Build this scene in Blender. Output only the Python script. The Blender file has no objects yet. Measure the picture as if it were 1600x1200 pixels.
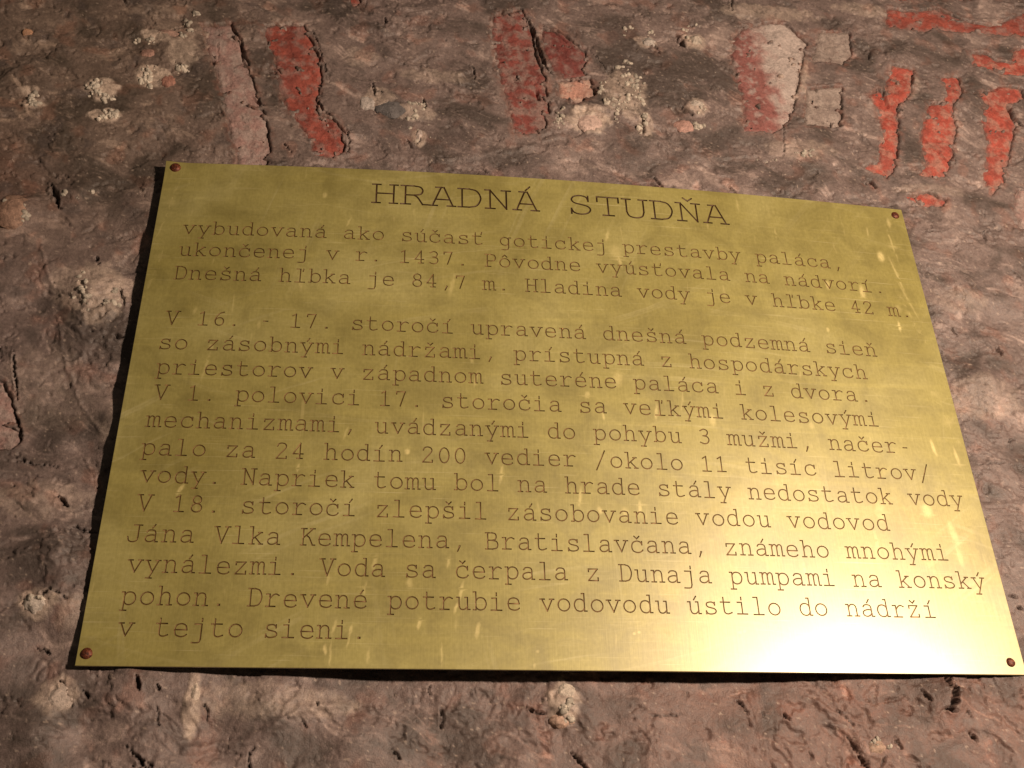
import bpy, bmesh, math, random
import numpy as np
from mathutils import Matrix, Vector
from mathutils.geometry import delaunay_2d_cdt

random.seed(7)
RS = np.random.RandomState(11)
scene = bpy.context.scene
C = scene.collection

# ------------------------------------------------------------------ camera
# plate frame: x right, d down from the top edge, y into the wall; world Z = TOP - d
TOP = 2.45
PW, PH = 0.9, 0.5882
FPX = 1681.7                                   # focal length in photo pixels (1600 wide)
CAM = Vector((0.25785, -0.98504, TOP - 0.86891))
cr = Vector((0.99183236, -0.12491323, -0.02579257))      # right
cd = Vector((0.04165761, 0.50837147, -0.86012969))       # down
cf = Vector((0.12055379, 0.85203001, 0.50942286))        # forward
cam_data = bpy.data.cameras.new('camera')
cam_data.sensor_width = 36.0
cam_data.lens = 36.0 * FPX / 1600.0
cam_data.clip_end = 50
cam = bpy.data.objects.new('camera', cam_data)
C.objects.link(cam)
m = Matrix.Identity(4)
for i in range(3):
    m[i][0] = cr[i]; m[i][1] = -cd[i]; m[i][2] = -cf[i]; m[i][3] = CAM[i]
cam.matrix_world = m
scene.camera = cam
scene.render.resolution_x, scene.render.resolution_y = 1024, 768

# ------------------------------------------------------------------ light
world = bpy.data.worlds.new("World")
scene.world = world
world.use_nodes = True
wn = world.node_tree.nodes
wn['Background'].inputs[0].default_value = (1.0, 0.80, 0.58, 1)
wn['Background'].inputs[1].default_value = 0.05

def area(name, loc, target, size, power, col):
    ld = bpy.data.lights.new(name, 'AREA')
    ld.shape = 'DISK'; ld.size = size; ld.energy = power; ld.color = col
    o = bpy.data.objects.new(name, ld)
    o.location = loc
    o.rotation_euler = (Vector(target) - Vector(loc)).to_track_quat('-Z', 'Y').to_euler()
    C.objects.link(o)
    return o
LAMP = Vector((1.28, -1.28, TOP - 0.41))
area('lamp_light', LAMP, (0.45, 0, TOP - 0.3), 0.09, 38, (1.0, 0.765, 0.575))

vs = scene.view_settings
scene.display_settings.display_device = 'sRGB'
vs.view_transform = 'Standard'; vs.look = 'None'; vs.exposure = 0; vs.gamma = 1
scene.render.filter_size = 1.7

# ------------------------------------------------------------------ helpers
def hit(px, py, y=0.010):
    """photo pixel -> (x, d) on the plane y"""
    v = cr * ((px - 800) / FPX) + cd * ((py - 600) / FPX) + cf
    k = (y - CAM.y) / v.y
    p = CAM + v * k
    return (p.x, TOP - p.z)

_PERM = RS.permutation(1024)
_ANG = RS.rand(1024) * 2 * math.pi
_CA, _SA = np.cos(_ANG).astype(np.float32), np.sin(_ANG).astype(np.float32)
def noise(x, y, seed=0):
    """gradient noise, about -1..1"""
    x0 = np.floor(x); y0 = np.floor(y)
    fx = (x - x0).astype(np.float32); fy = (y - y0).astype(np.float32)
    xi = x0.astype(np.int32) + seed * 57; yi = y0.astype(np.int32) + seed * 131
    u = fx * fx * fx * (fx * (fx * 6 - 15) + 10); v = fy * fy * fy * (fy * (fy * 6 - 15) + 10)
    px0 = _PERM[xi & 1023]; px1 = _PERM[(xi + 1) & 1023]
    def g(p, dx, dy):
        k = _PERM[(p + yi + dy) & 1023]
        return _CA[k] * (fx - dx) + _SA[k] * (fy - dy)
    a = g(px0, 0, 0); b = g(px1, 1, 0); c = g(px0, 0, 1); d = g(px1, 1, 1)
    a = a + (b - a) * u; c = c + (d - c) * u
    return (a + (c - a) * v) * 1.5

def fbm(x, y, octv=4, seed=0, gain=0.5):
    s = 0; a = 1; n = 0
    for k in range(octv):
        s = s + a * noise(x * 2 ** k + 13.1 * k, y * 2 ** k - 7.7 * k, seed + k); n += a; a *= gain
    return s / n

def ridged(x, y, octv=4, seed=0):
    s = 0; a = 1; n = 0
    for k in range(octv):
        s = s + a * (1 - np.abs(noise(x * 2 ** k + 3.1 * k, y * 2 ** k, seed + k)) * 2); n += a; a *= 0.5
    return s / n

def sstep(a, b, x):
    t = np.clip((x - a) / (b - a), 0, 1)
    return t * t * (3 - 2 * t)

def poly_sd(poly, X, Y):
    """signed distance, positive inside"""
    d2 = np.full(X.shape, 1e9); inside = np.zeros(X.shape, bool)
    n = len(poly)
    for i in range(n):
        ax, ay = poly[i]; bx, by = poly[(i + 1) % n]
        ex, ey = bx - ax, by - ay
        wx, wy = X - ax, Y - ay
        t = np.clip((wx * ex + wy * ey) / (ex * ex + ey * ey + 1e-12), 0, 1)
        d2 = np.minimum(d2, (wx - ex * t) ** 2 + (wy - ey * t) ** 2)
        if ay != by:
            c = ((ay > Y) != (by > Y)) & (X < (bx - ax) * (Y - ay) / (by - ay) + ax)
            inside ^= c
    d = np.sqrt(d2)
    return np.where(inside, d, -d)

def line_d(poly, X, Y):
    d2 = np.full(X.shape, 1e9); tt = np.zeros(X.shape)
    n = len(poly) - 1
    for i in range(n):
        ax, ay = poly[i]; bx, by = poly[i + 1]
        ex, ey = bx - ax, by - ay
        wx, wy = X - ax, Y - ay
        t = np.clip((wx * ex + wy * ey) / (ex * ex + ey * ey + 1e-12), 0, 1)
        q = (wx - ex * t) ** 2 + (wy - ey * t) ** 2
        tt = np.where(q < d2, (i + t) / n, tt); d2 = np.minimum(d2, q)
    return np.sqrt(d2), tt

def mesh_np(name, verts, faces):
    """faces: (n,k) int array, k = 3 or 4"""
    me = bpy.data.meshes.new(name)
    verts = np.asarray(verts, np.float32); faces = np.asarray(faces, np.int32)
    me.vertices.add(len(verts)); me.vertices.foreach_set('co', verts.ravel())
    n, k = faces.shape
    me.loops.add(n * k); me.loops.foreach_set('vertex_index', faces.ravel())
    me.polygons.add(n)
    me.polygons.foreach_set('loop_start', np.arange(0, n * k, k, dtype=np.int32))
    me.polygons.foreach_set('loop_total', np.full(n, k, np.int32))
    me.update(calc_edges=True)
    return me

def link(name, me, mat, parent=None, smooth=True, **props):
    if smooth: me.shade_smooth()
    o = bpy.data.objects.new(name, me)
    if mat: me.materials.append(mat)
    C.objects.link(o)
    if parent: o.parent = parent
    for k, v in props.items(): o[k] = v
    return o

def set_col(me, name, col):
    at = me.color_attributes.new(name, 'FLOAT_COLOR', 'POINT')
    a = np.ones((len(me.vertices), 4), np.float32); a[:, :3] = col
    at.data.foreach_set('color', a.ravel())

# ------------------------------------------------------------------ materials
def new_mat(name):
    m = bpy.data.materials.new(name); m.use_nodes = True
    return m, m.node_tree.nodes, m.node_tree.links, m.node_tree.nodes['Principled BSDF']

def math_node(N, L, op, a, b=None, c=None, clamp=False):
    n = N.new('ShaderNodeMath'); n.operation = op; n.use_clamp = clamp
    for i, v in enumerate((a, b, c)):
        if v is None: continue
        if isinstance(v, (int, float)): n.inputs[i].default_value = v
        else: L.new(v, n.inputs[i])
    return n.outputs[0]

def ramp(N, L, fac, stops):
    r = N.new('ShaderNodeValToRGB'); e = r.color_ramp.elements
    e[0].position, e[0].color = stops[0][0], (*stops[0][1], 1)
    e[1].position, e[1].color = stops[-1][0], (*stops[-1][1], 1)
    for p, c in stops[1:-1]:
        q = e.new(p); q.color = (*c, 1)
    L.new(fac, r.inputs[0]); return r.outputs[0]

def noise_node(N, L, vec, scale, detail=4, rough=0.6, dist=0.0):
    n = N.new('ShaderNodeTexNoise'); L.new(vec, n.inputs['Vector'])
    n.inputs['Scale'].default_value = scale; n.inputs['Detail'].default_value = detail
    n.inputs['Roughness'].default_value = rough; n.inputs['Distortion'].default_value = dist
    return n.outputs[0]

def map_node(N, L, vec, scale=(1, 1, 1), loc=(0, 0, 0), rot=(0, 0, 0)):
    n = N.new('ShaderNodeMapping'); L.new(vec, n.inputs[0])
    n.inputs['Scale'].default_value = scale; n.inputs['Location'].default_value = loc
    n.inputs['Rotation'].default_value = rot
    return n.outputs[0]

def mul_col(N, L, a, b, fac=1.0, mode='MULTIPLY'):
    n = N.new('ShaderNodeMix'); n.data_type = 'RGBA'; n.blend_type = mode
    if isinstance(fac, (int, float)): n.inputs[0].default_value = fac
    else: L.new(fac, n.inputs[0])
    for i, v in ((6, a), (7, b)):
        if isinstance(v, tuple): n.inputs[i].default_value = (*v, 1)
        else: L.new(v, n.inputs[i])
    return n.outputs[2]

def mineral(name, rough, fine_bump, spec=0.3):
    """vertex colour (dirt, lime, clay) times fine procedural grain, with fine relief"""
    m, N, L, B = new_mat(name)
    tc = N.new('ShaderNodeTexCoord').outputs['Object']
    at = N.new('ShaderNodeAttribute'); at.attribute_name = 'tint'
    g1 = noise_node(N, L, tc, 260, 5, 0.65)
    g2 = noise_node(N, L, tc, 900, 3, 0.6)
    c = mul_col(N, L, at.outputs['Color'], ramp(N, L, g1, [(0.30, (0.75, 0.74, 0.74)), (0.5, (1, 1, 1)), (0.72, (1.28, 1.26, 1.24))]))
    c = mul_col(N, L, c, ramp(N, L, g2, [(0.30, (0.78, 0.78, 0.78)), (0.7, (1.2, 1.2, 1.2))]))
    L.new(c, B.inputs['Base Color'])
    B.inputs['Specular IOR Level'].default_value = spec
    rr = N.new('ShaderNodeMapRange'); L.new(g1, rr.inputs[0])
    rr.inputs[1].default_value = 0.3; rr.inputs[2].default_value = 0.7
    rr.inputs[3].default_value = rough - 0.12; rr.inputs[4].default_value = rough + 0.12
    L.new(rr.outputs[0], B.inputs['Roughness'])
    h = math_node(N, L, 'MULTIPLY_ADD', g2, 0.5, g1)
    b = N.new('ShaderNodeBump'); b.inputs['Strength'].default_value = 1.0
    b.inputs['Distance'].default_value = fine_bump
    L.new(h, b.inputs['Height']); L.new(b.outputs[0], B.inputs['Normal'])
    return m
M_WALL = mineral('mortar', 0.52, 0.0008, 0.5)
M_BRICK = mineral('clay_brick', 0.70, 0.0014, 0.3)
M_STONE = mineral('stone', 0.6, 0.0014, 0.4)

def brass():
    m, N, L, B = new_mat('brushed_brass')
    tc = N.new('ShaderNodeTexCoord').outputs['Object']     # x, y(depth), z(up)
    # vertical brushing, wiping arcs, tarnish
    br = noise_node(N, L, map_node(N, L, tc, (900, 1, 22)), 1.0, 3, 0.6)
    br2 = noise_node(N, L, map_node(N, L, tc, (160, 1, 9)), 1.0, 3, 0.6)
    arc = noise_node(N, L, map_node(N, L, tc, (3.5, 1, 70), rot=(0, math.radians(9), 0)), 1.0, 4, 0.55, 1.2)
    cloud = noise_node(N, L, tc, 7, 5, 0.55, 0.5)
    speck = noise_node(N, L, map_node(N, L, tc, (300, 1, 260)), 1.0, 2, 0.5)
    # small dried runs: stretched noise above a threshold
    run = noise_node(N, L, map_node(N, L, tc, (120, 1, 22), loc=(3, 0, 5)), 1.0, 2, 0.5, 0.3)
    runm = N.new('ShaderNodeMapRange'); L.new(run, runm.inputs[0])
    runm.inputs[1].default_value = 0.69; runm.inputs[2].default_value = 0.80
    mask = math_node(N, L, 'MULTIPLY', runm.outputs[0], 0.22)
    # dried drips: measured residue stored on the sheet, broken up by fine noise
    at = N.new('ShaderNodeAttribute'); at.attribute_name = 'residue'
    wob = noise_node(N, L, map_node(N, L, tc, (520, 1, 260)), 1.0, 3, 0.6)
    res = math_node(N, L, 'MULTIPLY', at.outputs['Fac'], math_node(N, L, 'MULTIPLY_ADD', wob, 1.6, 0.2))
    mask = math_node(N, L, 'MAXIMUM', mask, res, clamp=True)
    base = ramp(N, L, cloud, [(0.28, (0.31, 0.265, 0.072)), (0.5, (0.375, 0.328, 0.102)), (0.72, (0.45, 0.402, 0.150))])
    base = mul_col(N, L, base, ramp(N, L, br, [(0.3, (0.94, 0.94, 0.94)), (0.7, (1.05, 1.05, 1.05))]))
    base = mul_col(N, L, base, ramp(N, L, speck, [(0.3, (0.92, 0.92, 0.90)), (0.7, (1.08, 1.08, 1.12))]))
    base = mul_col(N, L, base, ramp(N, L, arc, [(0.52, (1, 1, 1)), (0.75, (1.12, 1.12, 1.10))]))
    base = mul_col(N, L, base, (0.95, 0.80, 0.36), mask, 'MIX')
    # broad curved wiping marks: faint rings round two points off the sheet, broken up by clouds
    for (cx, cz, sc, th, amt) in ((0.55, -0.62, 95, 0.56, 0.16), (0.30, 0.95, 70, 0.58, 0.13), (1.25, 0.2, 80, 0.58, 0.10)):
        sb = N.new('ShaderNodeVectorMath'); sb.operation = 'SUBTRACT'; L.new(tc, sb.inputs[0]); sb.inputs[1].default_value = (cx, 0, TOP - PH + cz)
        ln = N.new('ShaderNodeVectorMath'); ln.operation = 'LENGTH'; L.new(sb.outputs[0], ln.inputs[0])
        wv = N.new('ShaderNodeTexNoise'); wv.noise_dimensions = '1D'; wv.inputs['Scale'].default_value = sc; wv.inputs['Detail'].default_value = 4
        wv.inputs['Roughness'].default_value = 0.65
        L.new(math_node(N, L, 'MULTIPLY_ADD', cloud, 0.012, ln.outputs['Value']), wv.inputs['W'])
        rg = N.new('ShaderNodeMapRange'); L.new(wv.outputs[0], rg.inputs[0]); rg.inputs[1].default_value = th; rg.inputs[2].default_value = th + 0.14
        gate = noise_node(N, L, map_node(N, L, tc, (1, 1, 1), loc=(cx * 9, 0, cz * 5)), 6, 3, 0.6)
        gt = N.new('ShaderNodeMapRange'); L.new(gate, gt.inputs[0]); gt.inputs[1].default_value = 0.50; gt.inputs[2].default_value = 0.66
        base = mul_col(N, L, base, (1.0, 0.92, 0.58), math_node(N, L, 'MULTIPLY', math_node(N, L, 'MULTIPLY', rg.outputs[0], gt.outputs[0]), amt), 'MIX')
    # fine scratches in several directions
    for k_, (rot_, th_) in enumerate(((0.65, 0.70), (-0.9, 0.71), (1.35, 0.70), (-0.25, 0.70), (0.1, 0.72))):
        sc_ = noise_node(N, L, map_node(N, L, tc, (11, 1, 620), loc=(k_ * 3.3, 0, k_ * 7.1), rot=(0, rot_, 0)), 1.0, 1, 0.5, 0.25)
        rg = N.new('ShaderNodeMapRange'); L.new(sc_, rg.inputs[0]); rg.inputs[1].default_value = th_; rg.inputs[2].default_value = th_ + 0.08
        base = mul_col(N, L, base, (0.95, 0.86, 0.52), math_node(N, L, 'MULTIPLY', rg.outputs[0], 0.2), 'MIX')
    # dull finger smudges
    sm = noise_node(N, L, tc, 22, 4, 0.6, 0.8)
    base = mul_col(N, L, base, ramp(N, L, sm, [(0.42, (1, 1, 1)), (0.68, (0.74, 0.73, 0.68))]))
    L.new(base, B.inputs['Base Color'])
    B.inputs['Metallic'].default_value = 0.24
    B.inputs['Specular IOR Level'].default_value = 0.3
    B.inputs['Coat Weight'].default_value = 1.0; B.inputs['Coat IOR'].default_value = 1.95; B.inputs['Coat Roughness'].default_value = 0.30
    r = math_node(N, L, 'MULTIPLY_ADD', cloud, 0.10, 0.33)
    r = math_node(N, L, 'MULTIPLY_ADD', arc, 0.05, r)
    r = math_node(N, L, 'MULTIPLY_ADD', sm, 0.10, r)
    L.new(math_node(N, L, 'MULTIPLY_ADD', sm, 0.12, math_node(N, L, 'MULTIPLY_ADD', br, 0.06, 0.20)), B.inputs['Coat Roughness'])
    r = math_node(N, L, 'MULTIPLY_ADD', mask, 0.20, r)
    L.new(r, B.inputs['Roughness'])
    h = math_node(N, L, 'MULTIPLY_ADD', br2, 0.6, br)
    h = math_node(N, L, 'MULTIPLY_ADD', mask, 2.0, h)
    b = N.new('ShaderNodeBump'); b.inputs['Strength'].default_value = 0.35; b.inputs['Distance'].default_value = 0.00012
    L.new(h, b.inputs['Height']); L.new(b.outputs[0], B.inputs['Normal'])
    return m

_D = [  # photo pixel x, y, half width px, half length px, lean deg, strength
 (470,450,3,14,-8,.25),(630,270,3,4,0,.3),(508,313,4,5,0,.45),(545,356,2,9,20,.35),(945,380,3,10,12,.4),(965,420,3,11,-10,.6),
 (958,405,9,14,0,.25),(1375,403,6,9,0,.8),(1290,450,4,8,0,.6),(1345,460,5,12,0,.6),(1404,512,2.5,9,4,.7),(1290,520,3,4,0,.5),
 (1402,484,6,7,0,.25),(1354,365,2,9,4,.4),(1208,372,2,9,0,.3),(1148,328,2,12,0,.25),(705,455,4,22,12,.3),(330,545,4,6,-12,.4),
 (322,575,2.5,26,10,.3),(305,488,3,7,15,.3),(405,512,3,8,0,.3),(735,570,3,6,-14,.35),(742,600,2.5,14,12,.4),(962,600,9,14,8,.35),
 (915,624,5,6,0,.5),(1022,650,3,14,8,.6),(1110,662,6,11,0,.4),(940,657,2.5,7,-8,.4),(1265,668,5,7,0,.3),(1458,700,3,14,-8,.6),
 (1495,715,3,17,-4,.5),(636,709,5,5,0,.8),(466,733,2.5,8,8,.5),(540,680,2.5,12,14,.3),(782,745,3,17,10,.5),(282,765,3.5,12,26,.6),
 (905,780,3,18,8,.4),(936,800,4,7,-14,.6),(998,795,3,12,4,.5),(975,802,6,8,0,.3),(1375,800,8,20,4,.35),(1370,850,3,22,0,.35),
 (1448,798,9,12,-10,.7),(1490,835,6,22,-12,.55),(1500,870,5,22,-4,.5),(1256,887,2.5,10,0,.45),(585,880,4,16,14,.4),(640,912,6,10,0,.35),
 (720,925,3,18,12,.5),(712,950,3,10,16,.5),(700,880,3,10,14,.4),(522,980,3,16,14,.45),(508,1015,3.5,10,-6,.8),(548,985,3,10,14,.5),
 (512,905,2.5,12,8,.35),(570,920,2.5,14,10,.3),(655,975,3.5,10,14,.6),(746,985,4,15,10,.6),(516,1022,2,22,0,.5),(545,1000,2,16,12,.4),
 (1155,988,3,3,0,.6),(1162,986,3,3,0,.5),(991,990,2.5,2.5,0,.7),(998,988,2.5,2.5,0,.7),(840,1018,3,3,0,.5),(835,1040,2,5,0,.4),
 (690,1022,2,20,0,.35),(575,1025,3,14,6,.35),(1388,350,3.5,9,0,.5),(1392,380,1.8,32,-6,.4),(1400,430,2,34,-10,.4),(1418,470,2,34,-16,.3),(262,330,1.6,60,10,.28),(240,430,1.4,60,10,.22),(1425,500,1.6,60,-15,.25),(1470,640,1.5,80,-15,.2)]
DRIPS = []
for (px, py, w, l, lean, st) in _D:
    x, d = hit(px, py, 0.0)
    x2, d2 = hit(px + 10, py, 0.0); sx = abs(x2 - x) / 10
    x3, d3 = hit(px, py + 10, 0.0); sy = abs(d3 - d) / 10
    DRIPS.append((x, d, max(w * sx, 0.001), l * sy, math.radians(lean), st * 0.75))
M_BRASS = brass()

def engraving(name, col):
    m, N, L, B = new_mat(name)
    tc = N.new('ShaderNodeTexCoord').outputs['Object']
    n = noise_node(N, L, tc, 60, 4, 0.6)
    L.new(ramp(N, L, n, [(0.3, tuple(c * 0.75 for c in col)), (0.7, tuple(min(1, c * 1.35) for c in col))]), B.inputs['Base Color'])
    B.inputs['Metallic'].default_value = 0.45; B.inputs['Roughness'].default_value = 0.55
    return m
M_ENG = engraving('tarnished_engraving', (0.130, 0.070, 0.022))
M_ENG_T = engraving('dark_engraving', (0.050, 0.023, 0.008))

def rust():
    m, N, L, B = new_mat('rusty_screw')
    tc = N.new('ShaderNodeTexCoord').outputs['Object']
    n = noise_node(N, L, tc, 500, 4, 0.6)
    L.new(ramp(N, L, n, [(0.34, (0.030, 0.010, 0.006)), (0.52, (0.13, 0.034, 0.016)), (0.72, (0.30, 0.085, 0.03))]), B.inputs['Base Color'])
    B.inputs['Metallic'].default_value = 0.35; B.inputs['Roughness'].default_value = 0.5
    b = N.new('ShaderNodeBump'); b.inputs['Distance'].default_value = 0.0006; L.new(n, b.inputs['Height']); L.new(b.outputs[0], B.inputs['Normal'])
    return m
M_RUST = rust()

# ------------------------------------------------------------------ wall
GX = np.array([-0.9, -.25, 0, .3, .6, .9, 1.2, 2.0]); GY = np.array([-1.0, -.45, -.2, 0, .3, .588, .7, 1.3])
GG = np.array([[8, 6, 6, 8, 5, 4, 2, 2],
               [8, 6, 6, 8, 4, 4, 2, 2],
               [6, 5, 5, 9, 7, 6, 4, 4],
               [9, 11, 13, 17, 16, 9, 6, 5],
               [13, 15, 16, 20, 18, 11, 8, 8],
               [6, 6, 8, 27, 26, 6, 7, 8],
               [3, 3, 8, 25, 24, 6, 7, 8],
               [3, 3, 6, 8, 9, 6, 7, 8]], float) * 0.001
def gap_grid(X, D):
    ix = np.clip(np.searchsorted(GX, X) - 1, 0, len(GX) - 2); iy = np.clip(np.searchsorted(GY, D) - 1, 0, len(GY) - 2)
    tx = np.clip((X - GX[ix]) / (GX[ix + 1] - GX[ix]), 0, 1); ty = np.clip((D - GY[iy]) / (GY[iy + 1] - GY[iy]), 0, 1)
    tx = tx * tx * (3 - 2 * tx); ty = ty * ty * (3 - 2 * ty)
    return (GG[iy, ix] * (1 - tx) + GG[iy, ix + 1] * tx) * (1 - ty) + (GG[iy + 1, ix] * (1 - tx) + GG[iy + 1, ix + 1] * tx) * ty

def P(*pts): return [hit(a, b) for a, b in pts]
BRICKS = [  # polygon (photo pixels on the wall plane), colours, raise mm, label
 ('red', [(410,42),(475,40),(497,90),(503,130),(492,150),(498,180),(520,184),(541,207),(536,232),(515,241),(490,238),(486,215),(462,185),(446,160),(430,112),(432,92),(420,70)], 0.6, 'long red brick with a notched right side'),
 ('pale', [(318,42),(362,38),(375,70),(388,105),(402,150),(415,182),(421,225),(412,256),(374,256),(362,215),(352,170),(340,120),(326,80)], 0.2, 'long faded pink brick left of the long red brick'),
 ('red2', [(772,24),(815,18),(832,48),(836,88),(850,118),(858,160),(852,202),(806,210),(795,165),(786,135),(776,92),(768,55)], 0.3, 'weathered red brick above the title'),
 ('dark', [(846,44),(872,50),(906,74),(918,92),(913,118),(882,122),(860,104),(850,75)], 0.8, 'dark red brick fragment beside a deep crack'),
 ('pinkrough', [(872,128),(922,122),(930,150),(900,160),(876,150)], 0.0, 'small pink brick fragment'),
 ('half', [(1147,60),(1165,45),(1190,39),(1225,42),(1259,68),(1252,95),(1246,130),(1239,172),(1228,196),(1205,207),(1163,205),(1164,165),(1150,122),(1143,90)], 1.0, 'broad brick half covered by pale lime'),
 ('grey', [(1280,54),(1325,55),(1329,85),(1320,101),(1270,97),(1274,72)], 1.2, 'small grey brick end'),
 ('grey', [(1262,140),(1314,138),(1313,198),(1258,196)], 0.3, 'mortar covered brick below the small grey one'),
 ('red', [(1385,16),(1425,21),(1462,18),(1500,36),(1545,46),(1600,28),(1660,24),(1660,68),(1560,60),(1480,51),(1384,49)], 1.2, 'long horizontal red brick at the top right'),
 ('bright', [(1394,106),(1426,112),(1421,150),(1402,166),(1404,205),(1398,260),(1385,279),(1350,262),(1372,252),(1378,205),(1370,170),(1357,154),(1370,140),(1384,148),(1386,120)], 0.9, 'narrow bright red brick with a hooked foot'),
 ('bright', [(1466,125),(1495,120),(1501,146),(1486,168),(1492,200),(1489,240),(1482,262),(1470,283),(1434,275),(1446,256),(1437,225),(1442,198),(1451,165),(1474,162),(1478,140)], 0.9, 'cracked bright red brick between two others'),
 ('bright', [(1528,150),(1560,139),(1591,141),(1598,156),(1576,165),(1584,200),(1578,230),(1571,262),(1566,288),(1548,303),(1539,285),(1544,230),(1534,190),(1540,165)], 1.2, 'bright red brick nearest the right edge'),
 ('bright', [(1417,308),(1450,302),(1476,314),(1478,324),(1442,321)], 0.6, 'thin red brick sliver above the corner'),
 ('bright', [(1513,86),(1535,85),(1556,98),(1578,101),(1582,82),(1660,78),(1660,124),(1560,119),(1540,108),(1520,102)], 0.9, 'ragged horizontal red brick at the right edge'),
 ('pale', [(1592,296),(1660,284),(1660,362),(1596,356),(1584,330)], 0.6, 'dull pink brick at the right edge'),
 ('pale', [(-70,585),(3,592),(16,622),(22,660),(29,680),(15,696),(-70,690)], 0.4, 'faded pink brick at the left edge'),
 ('red', [(540,-20),(560,-18),(562,4),(553,11),(546,4)], 0.6, 'tiny red brick corner at the top'),
 ('red', [(1350,282),(1362,284),(1368,292),(1355,290)], 0.2, 'tiny red brick chip'),
 ('red', [(1395,-40),(1660,-40),(1660,4),(1400,3)], 0.6, 'red brick cut by the top of the view'),
 ('red2', [(995,284),(1018,280),(1034,290),(1036,304),(992,300)], 0.5, 'red brick chip at the top edge of the plate'),
]
BP = [(k, P(*pts), r * 0.001, lab) for k, pts, r, lab in BRICKS]

CRACKS = [  # polyline px, width mm, depth mm
 ([(488,48),(498,75),(508,105),(514,128)],1.0,5),([(496,150),(500,165),(512,178),(522,182)],1.6,6),([(541,200),(546,215),(544,236)],1.3,5),
 ([(363,45),(376,66),(379,95),(384,104)],1.3,5),([(394,150),(404,160),(416,166)],1.6,6),([(444,222),(456,236)],1.3,5),([(340,70),(342,100)],.8,3),
 ([(826,32),(838,62),(846,90),(852,104),(862,116)],2.2,8),([(846,38),(866,50),(885,66)],1.2,5),([(731,102),(738,108),(745,124)],1.2,6),
 ([(660,152),(664,170)],2.0,7),([(582,125),(586,150)],1.4,5),([(578,140),(600,148)],1,4),([(655,200),(652,222)],1.6,5),([(637,214),(645,226)],1.6,5),
 ([(625,100),(640,104)],1,3),([(80,284),(85,300),(92,322)],2.6,9),([(150,398),(152,414)],1.6,5),([(185,445),(193,470)],1.6,5),([(176,520),(192,524)],2.4,8),
 ([(10,700),(30,714),(52,722),(90,726)],.9,3),([(90,775),(105,792)],2,6),([(18,545),(24,620)],1.4,5),([(22,640),(30,680)],1.4,5),
 ([(95,1064),(100,1082),(108,1100)],2.2,8),([(195,1165),(210,1178),(230,1202)],1.3,5),([(245,1068),(253,1082)],1.5,5),([(211,1058),(222,1080)],2.2,7),
 ([(130,1080),(140,1090)],1.6,5),([(248,1108),(246,1140)],.9,3),([(315,1098),(325,1125)],1.3,4),([(400,1160),(385,1185),(392,1205)],1.1,4),
 ([(470,1120),(478,1132)],1.4,4),([(496,1090),(500,1105)],1.2,4),([(672,1062),(674,1075)],1,4),([(690,1098),(695,1112),(693,1130)],1.3,4),
 ([(828,1100),(842,1108),(856,1108)],2,6),([(896,1168),(908,1180),(926,1202)],1.8,6),([(612,1165),(625,1180)],1.1,4),([(1020,1110),(1055,1112),(1088,1108)],.8,2.5),
 ([(1080,1072),(1082,1088)],1,3),([(1158,1088),(1166,1096),(1176,1112)],1.5,5),([(1195,1105),(1200,1118)],1,3),([(1230,1112),(1240,1118)],2.2,6),([(1330,1148),(1340,1164),(1352,1176)],1.3,5),
 ([(1350,1180),(1362,1195)],2.4,8),([(1272,1168),(1276,1186)],1.2,4),([(1315,1105),(1332,1122),(1345,1132)],.8,3),([(1478,1060),(1484,1072)],4.5,11),([(1492,1074),(1488,1090),(1484,1108)],4.2,13),([(1476,1108),(1492,1112)],2.6,9),
 ([(1440,1078),(1448,1092),(1454,1096)],2.2,6),([(1512,1112),(1515,1125)],1,3),([(1515,1142),(1526,1162)],1.8,6),([(1590,1080),(1596,1092)],1.2,4),
 ([(1575,934),(1584,936)],2.2,6),([(1585,948),(1594,956)],2.6,7),([(1557,542),(1562,555)],2.8,8),([(1568,536),(1576,544)],1.4,4),([(1484,512),(1498,525)],1.6,5),([(1580,425),(1600,440)],1.6,5),
 ([(1442,364),(1468,366)],1,3),([(1537,362),(1540,378)],2,5),([(1497,407),(1500,412)],1.6,5),([(1578,680),(1584,702)],1.3,4),([(1576,688),(1592,684)],1.2,4),([(1528,726),(1560,722),(1600,728)],.8,2.5),
 ([(1460,458),(1466,462)],1.6,4),([(1355,82),(1357,96)],2,6),([(1150,46),(1172,44)],1.4,5),([(1140,-5),(1142,22)],1.6,5),([(1138,283),(1150,300)],1.6,5),([(1023,272),(1038,290)],2.2,7),
 ([(1062,170),(1082,182)],2.4,8),([(1265,182),(1285,190)],1.4,5),([(1273,132),(1275,145)],1,4),([(1225,195),(1224,245)],1,3),([(1424,118),(1424,135)],1.2,4),([(1378,142),(1386,168)],1.8,6),
 ([(1438,214),(1455,230),(1482,258)],1.2,4.5),([(1450,164),(1476,163)],1.2,5),([(1575,168),(1582,188),(1594,202)],3.2,9),([(1486,240),(1490,262)],1,3),([(1352,278),(1368,288)],1.2,4),([(1400,170),(1408,176)],1.6,5),
 ([(1004,182),(1006,212)],2.2,7),([(930,90),(945,110),(955,125)],1.2,4),([(958,125),(980,150),(1000,180)],.9,3),([(1060,62),(1066,74)],5,11),([(1052,58),(1060,60)],3,8),([(838,140),(842,152)],2.4,6),
 ([(215,1185),(240,1200)],1.4,4),([(1400,1150),(1412,1168)],1.4,4),([(1380,1200),(1388,1180)],1.4,4),([(60,1010),(75,1020)],2,5),([(60,935),(80,925),(110,940)],1.4,4),([(110,825),(150,830)],1.4,4),
 ([(190,0),(200,12)],1.2,4),([(262,52),(290,44)],1.2,4),([(275,100),(283,110)],3,7),([(600,28),(604,40)],1.4,5),([(1016,70),(1030,88)],2.2,6)]
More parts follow.
